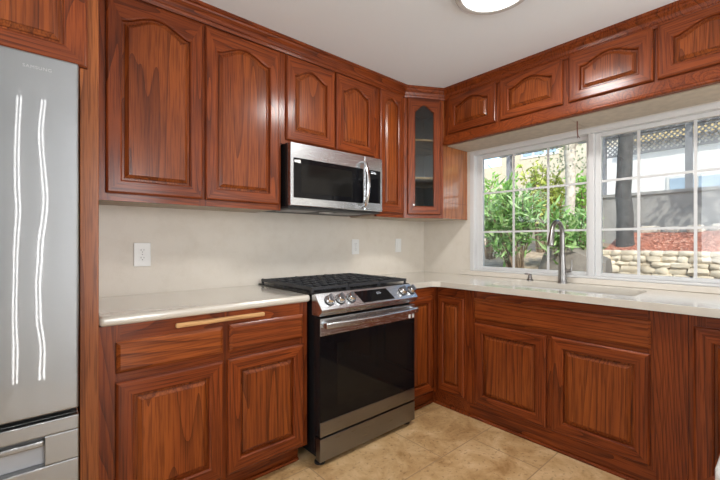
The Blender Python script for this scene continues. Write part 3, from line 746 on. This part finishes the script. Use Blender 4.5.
LOGO = plain('logo_grey', (.40, .40, .40), .45, metal=.5)
text('SAMSUNG', .014, (-2.853 + 3.205, -.8004, 1.745), (PI / 2, 0, 0), LOGO, 'logo', rd_)

# ------------------------------------------------------------------ peninsula at the lower right corner of the view
pn = thing('peninsula_cabinet', (-1.45, -2.72, 0), 'white peninsula cabinet beside the camera, mostly below the lower right picture corner', 'cabinet')
MB().box((-.72, -.30, .10), (.78, .395, .8765)).build('body', VINYL, pn); MB().box((-.68, -.26, 0), (.78, .35, .0998)).build('toe_board', VINYL, pn)
slab('peninsula_countertop', round_corner((-2.19, -2.339), .05, PI / 2, PI) + [(-2.24, -3.08), (-.6535, -3.08), (-.6535, -2.289)], None, .877, .915, STONE_WHITE,
     'white peninsula countertop corner at the lower right edge of the picture', .008)

# ------------------------------------------------------------------ outlets
def outlet(x, z, w, h, label, kind):
    t = thing(kind, (x, -.0005, z), label, 'outlet' if kind == 'outlet' else 'switch')
    MB().box((-w / 2, 0, -h / 2), (w / 2, -.006, h / 2)).build('cover_plate', WHITE, t, bevel=.003)
    if kind == 'outlet':
        for s_ in (-1, 1):
            r0 = MB().box((-.017, -.0062, s_ * .021 - .014), (.017, -.008, s_ * .021 + .014)).build('receptacle', WHITE, t, bevel=.004)
            MB().box((-.008, -.0081, s_ * .021 + .000), (-.006, -.0084, s_ * .021 + .009)).box((.006, -.0081, s_ * .021), (.008, -.0084, s_ * .021 + .008)).box((-.002, -.0081, s_ * .021 - .009), (.002, -.0084, s_ * .021 - .005)).build('slot', SLOT, r0)
        MB().lathe([(.003, 0), (.003, .0008)], (0, -.0062, 0), (0, -1, 0), 10).build('screw', GRAYP, t)
    else:
        MB().box((-.017, -.0062, -.033), (.017, -.0085, .033)).build('rocker', WHITE, t, bevel=.003)
outlet(-2.410, 1.132, .083, .130, 'white duplex outlet on the beige wall above the left counter', 'outlet')
outlet(-.872, 1.160, .076, .122, 'white outlet on the beige wall just right above the range', 'outlet')
outlet(-.364, 1.168, .076, .122, 'white wall switch plate nearest the room corner', 'light_switch')

# ------------------------------------------------------------------ ceiling lamp, dangling wire
lt = thing('ceiling_light', (-1.178, -1.408, ZC), 'round flush ceiling light with a silver rim', 'ceiling light')
MB().lathe([(.150, -.0005), (.188, -.0005), (.188, -.016), (.180, -.024), (.158, -.024), (.152, -.018)], seg=48).build('rim', RIM, lt, smooth=True)
MB().lathe([(.157, -.002), (.157, -.020), (.13, -.027), (.08, -.031), (.02, -.032)], seg=48).build('diffuser', LAMP, lt, smooth=True)
ll = D.lights.new('ceiling_lamp', 'AREA'); ll.shape = 'DISK'; ll.size = .30; ll.energy = 18; ll.color = (1, .98, .95)
lo = D.objects.new('ceiling_lamp', ll); COL.objects.link(lo); lo.location = (-1.178, -1.408, ZC - .036)
cw = thing('hanging_cord', (-.20, -1.435, 1.983), 'short brown wire dangling under the valance in front of the window', 'cord')
MB().tube([(0, 0, 0), (.01, .004, -.03), (.03, .010, -.06), (.045, .012, -.085)], .0035, 8).build('wire', CORD, cw)
MB().tube([(.045, .012, -.084), (.052, .018, -.097)], .002, 6).tube([(.045, .012, -.084), (.054, .004, -.098)], .002, 6).build('wire_end', CORD, cw)

# ================================================================== garden outside
SOIL = plain('dry_soil', (.42, .32, .22), .95, ns=9, ncol=(.25, .18, .12), bmp=.6, bscale=30)
MULCH = None
def mulchmat():
    m, t, b = newmat('red_mulch'); L = t.links.new
    tc = N(t, 'ShaderNodeTexCoord'); v = N(t, 'ShaderNodeTexVoronoi', Scale=34.0); L(tc.outputs['Object'], v.inputs['Vector'])
    sp = N(t, 'ShaderNodeSeparateColor'); L(v.outputs['Color'], sp.inputs[0])
    r = ramp(t, sp.outputs[0], [(.0, (.20, .05, .025)), (.45, (.42, .13, .07)), (.8, (.55, .21, .13)), (1., (.66, .36, .25))])
    L(r.outputs[0], b.inputs['Base Color']); b.inputs['Roughness'].default_value = .95
    bump(t, b, v.outputs['Distance'], .8, .03); return m
MULCH = mulchmat()
STONE = plain('cream_stone', (.74, .65, .51), .9, ns=5, ncol=(.55, .46, .34), bmp=.5, bscale=25)
ROCKM = plain('pale_rock', (.68, .62, .53), .9, ns=4, ncol=(.5, .44, .36), bmp=.5, bscale=20)
BOULD = plain('grey_boulder', (.22, .19, .16), .95, ns=6, ncol=(.13, .11, .09), bmp=.6, bscale=18)
BLOCK = plain('grey_block', (.33, .315, .30), .95, ns=3, ncol=(.25, .24, .23), bmp=.3, bscale=40)
STUCCO = plain('white_stucco', (.80, .79, .78), .9, ns=2, ncol=(.74, .73, .72))
CREAM = plain('cream_stucco', (.52, .46, .36), .9, ns=2, ncol=(.48, .42, .32))
TANW = plain('tan_wall', (.50, .42, .33), .95, ns=3, ncol=(.42, .35, .27))
FASC = plain('tan_fascia', (.58, .43, .20), .8, ns=3)
SLATE = plain('weathered_wood', (.22, .22, .235), .85, ns=7)
FENCEW = plain('brown_fence', (.26, .19, .15), .9, ns=5)
HGLASS = plain('blue_glass', (.30, .40, .52), .1, spec=.8)
BARKD = plain('dark_bark', (.085, .08, .078), .95, ns=14, ncol=(.04, .038, .037), bmp=1., bscale=40)
BARKP = plain('pale_bark', (.56, .50, .42), .95, ns=14, ncol=(.36, .31, .26), bmp=.8, bscale=30)
TWIG = plain('brown_twig', (.20, .14, .09), .9, ns=10)
def leafmat(name, a, b_, c_):
    m, t, b = newmat(name); L = t.links.new
    g = N(t, 'ShaderNodeNewGeometry'); r = ramp(t, g.outputs['Random Per Island'], [(0., a), (.5, b_), (1., c_)])
    L(r.outputs[0], b.inputs['Base Color']); b.inputs['Roughness'].default_value = .4
    b.inputs['Specular IOR Level'].default_value = .5
    o = t.nodes['Material Output']; tl = N(t, 'ShaderNodeBsdfTranslucent'); L(r.outputs[0], tl.inputs[0])
    mx = N(t, 'ShaderNodeMixShader'); mx.inputs[0].default_value = .3
    L(b.outputs[0], mx.inputs[1]); L(tl.outputs[0], mx.inputs[2]); L(mx.outputs[0], o.inputs[0]); return m
LEAF1 = leafmat('long_leaf_green', (.10, .24, .05), (.24, .42, .12), (.50, .66, .32))
LEAF2 = leafmat('bright_leaf', (.14, .36, .05), (.26, .52, .09), (.42, .64, .16))
LEAF3 = leafmat('yellow_leaf', (.26, .34, .05), (.46, .52, .10), (.62, .64, .20))
LEAF4 = leafmat('grey_leaf', (.14, .18, .10), (.26, .30, .18), (.36, .40, .26))

def ground(name, y0, y1, prof, mat, nx, ny, amp):
    """prof: list of (x, z)"""
    m = MB(); xs = []
    for (xa, za), (xb, zb) in zip(prof, prof[1:]):
        for i in range(nx): xs.append((xa + (xb - xa) * i / nx, za + (zb - za) * i / nx))
    xs.append(prof[-1]); vs = []
    for x, z in xs:
        for j in range(ny + 1):
            y = y0 + (y1 - y0) * j / ny; vs.append((x, y, z + amp * mnoise.noise((x * 2, y * 2, 3.1))))
    n = ny + 1
    m.add(vs, [(i * n + j, i * n + j + 1, (i + 1) * n + j + 1, (i + 1) * n + j) for i in range(len(xs) - 1) for j in range(ny)])
    return m.build(name, mat, smooth=True)
gnd = MB().box((.15, -14, -.12), (30, 20, -.02)); g0 = gnd.build('garden_ground', SOIL); struct(g0)
struct(ground('planting_bed', 6.0, -.55, [(1.3, .05), (1.5, .60), (2.3, .82), (3.3, .98), (4.55, 1.16), (5.2, 1.2)], SOIL, 8, 40, .05))
struct(ground('mulch_bank', -.551, -6.0, [(3.12, .0), (3.121, 1.02), (3.6, 1.15), (4.3, 1.33), (4.72, 1.36)], MULCH, 8, 60, .04))

def stone_mb(m, c, sx, sy, sz, seed):
    bm = bmesh.new(); bmesh.ops.create_cube(bm, size=1); bmesh.ops.subdivide_edges(bm, edges=bm.edges, cuts=3, use_grid_fill=True)
    vs = []
    for v in bm.verts:
        p = v.co.copy(); q = p.normalized() * .62; p = p.lerp(q, .55)
        p += mnoise.noise_vector(p * 2.4 + Vector((seed, seed * 1.7, 0))) * .10
        vs.append((c[0] + p.x * sx, c[1] + p.y * sy, c[2] + p.z * sz))
    bm.verts.index_update(); m.add(vs, [[v.index for v in f.verts] for f in bm.faces]); bm.free()
st_ = MB(); row = 0; z = .02
while z < 1.04:
    hgt = random.uniform(.06, .09); y = -.60 + random.uniform(-.1, .05)
    while y > -5.4:
        wd = random.uniform(.10, .22)
        stone_mb(st_, (3.03 + random.uniform(-.02, .02) + (z - .5) * .04, y - wd / 2, z + hgt / 2), .2, wd * 1.04, hgt * 1.12, random.uniform(0, 90)); y -= wd
    z += hgt * .95
tag(st_.build('stone_retaining_wall', STONE, smooth=True), 'low cream dry-stone retaining wall outside below the red mulch', 'wall')
ys = -.72; i = 0
rock_txt = 'pale rock in the border row between the red mulch and the grey block wall'
while ys > -3.6:
    wd = random.uniform(.13, .26); m = MB(); stone_mb(m, (0, 0, 0), .17, wd, random.uniform(.09, .15), random.uniform(0, 90))
    o = m.build('rock', ROCKM, loc=(4.52 + random.uniform(-.05, .05), ys - wd / 2, 1.385), smooth=True)
    tag(o, rock_txt, 'rock', 'pale rocks along the block wall'); ys -= wd + random.uniform(.05, .12); i += 1
m = MB(); stone_mb(m, (0, 0, 0), .62, .70, .60, 11.3)
tag(m.build('boulder', BOULD, loc=(2.46, -.48, .80), rot=(.25, 0, .2), smooth=True), 'grey boulder outside at the left end of the stone wall', 'rock')

MB_ = MB().box((4.75, -8, 0), (4.95, -.12, 1.97)).box((4.72, -8, 1.97), (4.98, -.12, 2.02))
tag(MB_.build('block_wall', BLOCK), 'grey block garden wall behind the red mulch bank', 'wall')
m = MB()
for i in range(8): m.box((4.70, .36 - i * .062, 1.05), (4.73, .36 - i * .062 - .056, 2.05))
tag(m.build('board_fence', FENCEW), 'short brown board fence beside the pale tree trunk', 'fence')
tag(MB().box((4.8, .34, 0), (4.95, 4.5, 2.12)).build('garden_wall', TANW), 'tan garden wall behind the leafy shrubs', 'wall')

# neighbour house behind the block wall
nh = thing('neighbor_house', (8.6, -2.5, 0), 'white stucco house behind the grey block wall', 'house')
MB().box((0, -8, 0), (6, 3.6, 3.69)).build('wall', STUCCO, nh)
for y0, y1 in ((1.05, 2.15), (-1.9, -.6)):
    f_ = MB().box((-.03, y0, .9), (-.002, y1, 2.75)).build('window', VINYL, nh)
    MB().box((-.04, y0 + .06, .96), (-.031, (y0 + y1) / 2 - .03, 2.69)).box((-.04, (y0 + y1) / 2 + .03, .96), (-.031, y1 - .06, 2.69)).build('pane', HGLASS, f_)
MB().box((-.25, -8.2, 3.70), (6, 3.0, 3.80)).box((-.30, -8.2, 3.62), (-.25, 3.0, 3.92)).build('eave', FASC, nh)
# patio cover with lattice
pg = thing('patio_cover', (6.0, 0, 0), 'grey weathered patio cover with lattice screens behind the block wall', 'pergola')
for yy in (2.25, .22, -1.12, -3.2): MB().box((-.05, yy - .05, 0), (.05, yy + .05, 3.30)).build('post', SLATE, pg)
MB().box((-.03, -4, 3.30), (.03, 2.5, 3.42)).build('beam', SLATE, pg)
for i in range(38):
    MB().box((-.35, 2.2 - i * .145 - .02, 3.425), (.45, 2.2 - i * .145 + .02, 3.50)).build('rafter', SLATE, pg)
def lattice(y0, y1, z0, z1):
    m = MB(); hh = z1 - z0; stp = .085; n = int((y1 - y0 + hh) / stp)
    for s_ in (1, -1):
        for i in range(n + 1):
            ya = y0 - hh + i * stp
            # clip the 45 degree slat to the rectangle
            t0 = max(0, (y0 - ya)); t1 = min(hh, y1 - ya)
            if t1 - t0 < .02: continue
            p0 = (ya + t0, z0 + t0) if s_ > 0 else (ya + t0, z1 - t0); p1 = (ya + t1, z0 + t1) if s_ > 0 else (ya + t1, z1 - t1)
            w_ = .012; x = .0 if s_ > 0 else .007
            d = Vector((p1[0] - p0[0], p1[1] - p0[1])).normalized(); q = Vector((-d.y, d.x)) * w_
            vs = [(x, p0[0] + q.x, p0[1] + q.y), (x, p0[0] - q.x, p0[1] - q.y), (x, p1[0] - q.x, p1[1] - q.y), (x, p1[0] + q.x, p1[1] + q.y)]
            vs += [(x + .006, b, c) for _, b, c in vs]
            m.add(vs, [(0, 1, 2, 3), (7, 6, 5, 4), (0, 4, 5, 1), (1, 5, 6, 2), (2, 6, 7, 3), (3, 7, 4, 0)])
    m.box((-.01, y0, z0 - .04), (.02, y1, z0)).box((-.01, y0, z1), (.02, y1, z1 + .04))
    return m
lattice(-1.06, .16, 2.94, 3.25).build('lattice', SLATE, pg); lattice(-3.14, -1.18, 2.94, 3.25).build('lattice', SLATE, pg)
# cream house on the left
ch = thing('cream_house', (9.5, 6, 0), 'cream house with upstairs windows behind the shrubs at the left', 'house')
MB().box((0, -4.2, 0), (6, -1.65, 6.2)).build('wall', CREAM, ch)
MB().box((-.02, -3.55, 3.95), (-.001, -2.35, 4.75)).build('window', VINYL, ch)
wn = [o for o in ch.children if o.name.startswith('window')][0]
m = MB()
for k_ in range(3): m.box((-.03, -3.48 + k_ * .38, 4.02), (-.021, -3.48 + k_ * .38 + .30, 4.68))
m.build('pane', HGLASS, wn)
MB().box((-.02, -1.65, 0), (.5, 3.0, 3.85)).build('low_wall', CREAM, ch)

# plants
def leaf(m, p, d, l, w, nrm_, mi=0):
    d = d.normalized(); s_ = d.cross(nrm_); s_ = s_.normalized() if s_.length > 1e-4 else d.orthogonal().normalized(); u = s_.cross(d)
    a = p; b = p + d * l * .45 + s_ * w * .5 + u * w * .15; c = p + d * l + u * -l * .12; e = p + d * l * .45 - s_ * w * .5 + u * w * .15; mid = p + d * l * .5
    m.add([a, b, c, e, mid], [(0, 1, 4), (1, 2, 4), (2, 3, 4), (3, 0, 4)], mi)
def rv(s_=1): return Vector((random.gauss(0, 1), random.gauss(0, 1), random.gauss(0, 1))).normalized() * s_
def shrub(name, base, tips, label, mat, leaf_l, leaf_w, per, group=None, cat='shrub', spread=.12, up=.5, stemr=.012):
    t = thing(name, base, label, cat, group); st = MB(); fo = MB()
    for tip in tips:
        tip = Vector(tip) - Vector(base); s0 = Vector((random.uniform(-.08, .08), random.uniform(-.08, .08), 0))
        midp = s0.lerp(tip, .55) + Vector((random.uniform(-.08, .08), random.uniform(-.08, .08), .06))
        pts = [s0 - Vector((0, 0, .1)), s0.lerp(midp, .5), midp, midp.lerp(tip, .5) + Vector((0, 0, .02)), tip]
        st.tube(pts, [stemr, stemr * .9, stemr * .7, stemr * .5, stemr * .25], 6)
        for _ in range(per):
            f = random.uniform(.42, 1.03); k_ = min(3, int(f * 4)); p = pts[k_].lerp(pts[k_ + 1], f * 4 - k_) if f < 1 else tip
            d = rv(); d.z += up; p2 = p + rv(random.uniform(0, spread))
            leaf(fo, p2, d, leaf_l * random.uniform(.6, 1.2), leaf_w * random.uniform(.7, 1.2), rv())
    st.build('stem', TWIG, t, smooth=True); fo.build('foliage', mat, t)
    return t
def tips(n, y0, y1, z0, z1, x0, x1): return [(random.uniform(x0, x1), random.uniform(y0, y1), random.uniform(z0, z1)) for _ in range(n)]
shrub('oleander_shrub', (2.15, .12, .74), tips(26, -.15, .65, 1.05, 1.95, 1.7, 2.5), 'leafy green shrub filling the left column of window panes', LEAF1, .19, .042, 42)
shrub('oleander_shrub', (2.45, -.42, .78), tips(17, -.74, .02, 1.10, 1.62, 2.0, 2.8), 'long-leaved shrub with bare brown stems behind the faucet', LEAF1, .19, .040, 36)
shrub('fern_shrub', (2.9, 1.0, .9), tips(18, .62, 1.35, 1.6, 2.36, 2.7, 3.3), 'bright green feathery shrub at the upper left window corner', LEAF2, .16, .035, 50)
shrub('round_shrub', (3.6, .40, .98), tips(28, .10, .72, 1.95, 2.50, 3.4, 3.8), 'yellow-green bushy shrub in the second column of upper panes', LEAF3, .085, .045, 55, up=.2)
shrub('creeper_shrub', (4.35, -.05, 1.1), tips(12, -.25, .45, 1.95, 2.35, 4.2, 4.5), 'loose climbing greenery beside the pale trunk near the tan wall', LEAF2, .10, .05, 30)
def trunk(name, base, pts, rad, mat, label):
    t = thing(name, base, label, 'tree')
    m = MB(); fine = []; rf_ = []
    for i in range(len(pts) - 1):
        for k_ in range(6):
            f = k_ / 6; p = Vector(pts[i]).lerp(Vector(pts[i + 1]), f); fine.append(p + Vector((mnoise.noise(p * 3) * .02, mnoise.noise(p * 3 + Vector((9, 0, 0))) * .02, 0))); rf_.append(rad[i] + (rad[i + 1] - rad[i]) * f)
    fine.append(Vector(pts[-1])); rf_.append(rad[-1]); m.tube(fine, rf_, 14); m.build('trunk', mat, t, smooth=True); return t
dtree = trunk('dark_trunk_tree', (3.6, -.755, 1.1), [(0, 0, -.2), (0, .0, .15), (0, .02, .8), (0, 0, 1.6), (.05, -.02, 2.4), (.1, 0, 3.2)], [.135, .108, .098, .092, .085, .06], BARKD, 'tree with a thick dark trunk rising through the mulch bank')
def crown_foliage(t, c, r_, n, mat, l, w, nb=8):
    br = MB(); fo = MB(); c = Vector(c)
    for _ in range(nb):
        e = c + rv(r_ * .8); br.tube([c - Vector((0, 0, r_ * .7)), c.lerp(e, .5), e], [.035, .02, .008], 6)
        for _ in range(n // nb):
            p = e + rv(random.uniform(0, r_ * .5)); leaf(fo, p, rv(), l * random.uniform(.6, 1.2), w, rv())
    br.build('branch', BARKD, t, smooth=True); fo.build('foliage', mat, t)
crown_foliage(dtree, (.1, 0, 3.6), .9, 900, LEAF4, .14, .05)
ptree = trunk('pollard_tree', (3.35, -.10, .85), [(0, 0, -.15), (0, 0, .6), (0, -.01, 1.3), (0, .0, 1.75)], [.085, .072, .070, .085], BARKP, 'tree with a slim pale trunk and knobbly pruned limbs')
kb = MB()
for i in range(9):
    a = i / 9 * 2 * PI; e = Vector((.16 * math.cos(a), .22 * math.sin(a), 2.05 + random.uniform(-.05, .15)))
    kb.tube([(0, 0, 1.68), e * .55 + Vector((0, 0, .80)), e, e + Vector((0, 0, .08))], [.045, .034, .04, .015], 8)
    kb.tube([e, e + Vector((random.uniform(-.1, .1), random.uniform(-.12, .12), .28))], [.012, .005], 6)
kb.build('limb', BARKP, ptree, smooth=True)
fo = MB()
for _ in range(420):
    p = Vector((random.gauss(0, .14), random.gauss(.08, .20), random.uniform(1.45, 2.4))); leaf(fo, p, rv(), .06, .03, rv())
fo.build('foliage', LEAF4, ptree)
# tree further right (out of view) whose crown throws dappled shade on the block wall
stree = trunk('shade_tree', (3.75, -2.75, 1.1), [(0, 0, -.2), (0, 0, .6), (-.05, .05, 1.3)], [.13, .11, .09], BARKD, 'shade tree over the block wall beyond the right picture edge')
crown_foliage(stree, (-.1, .05, 1.85), .85, 1300, LEAF4, .13, .06, 14)
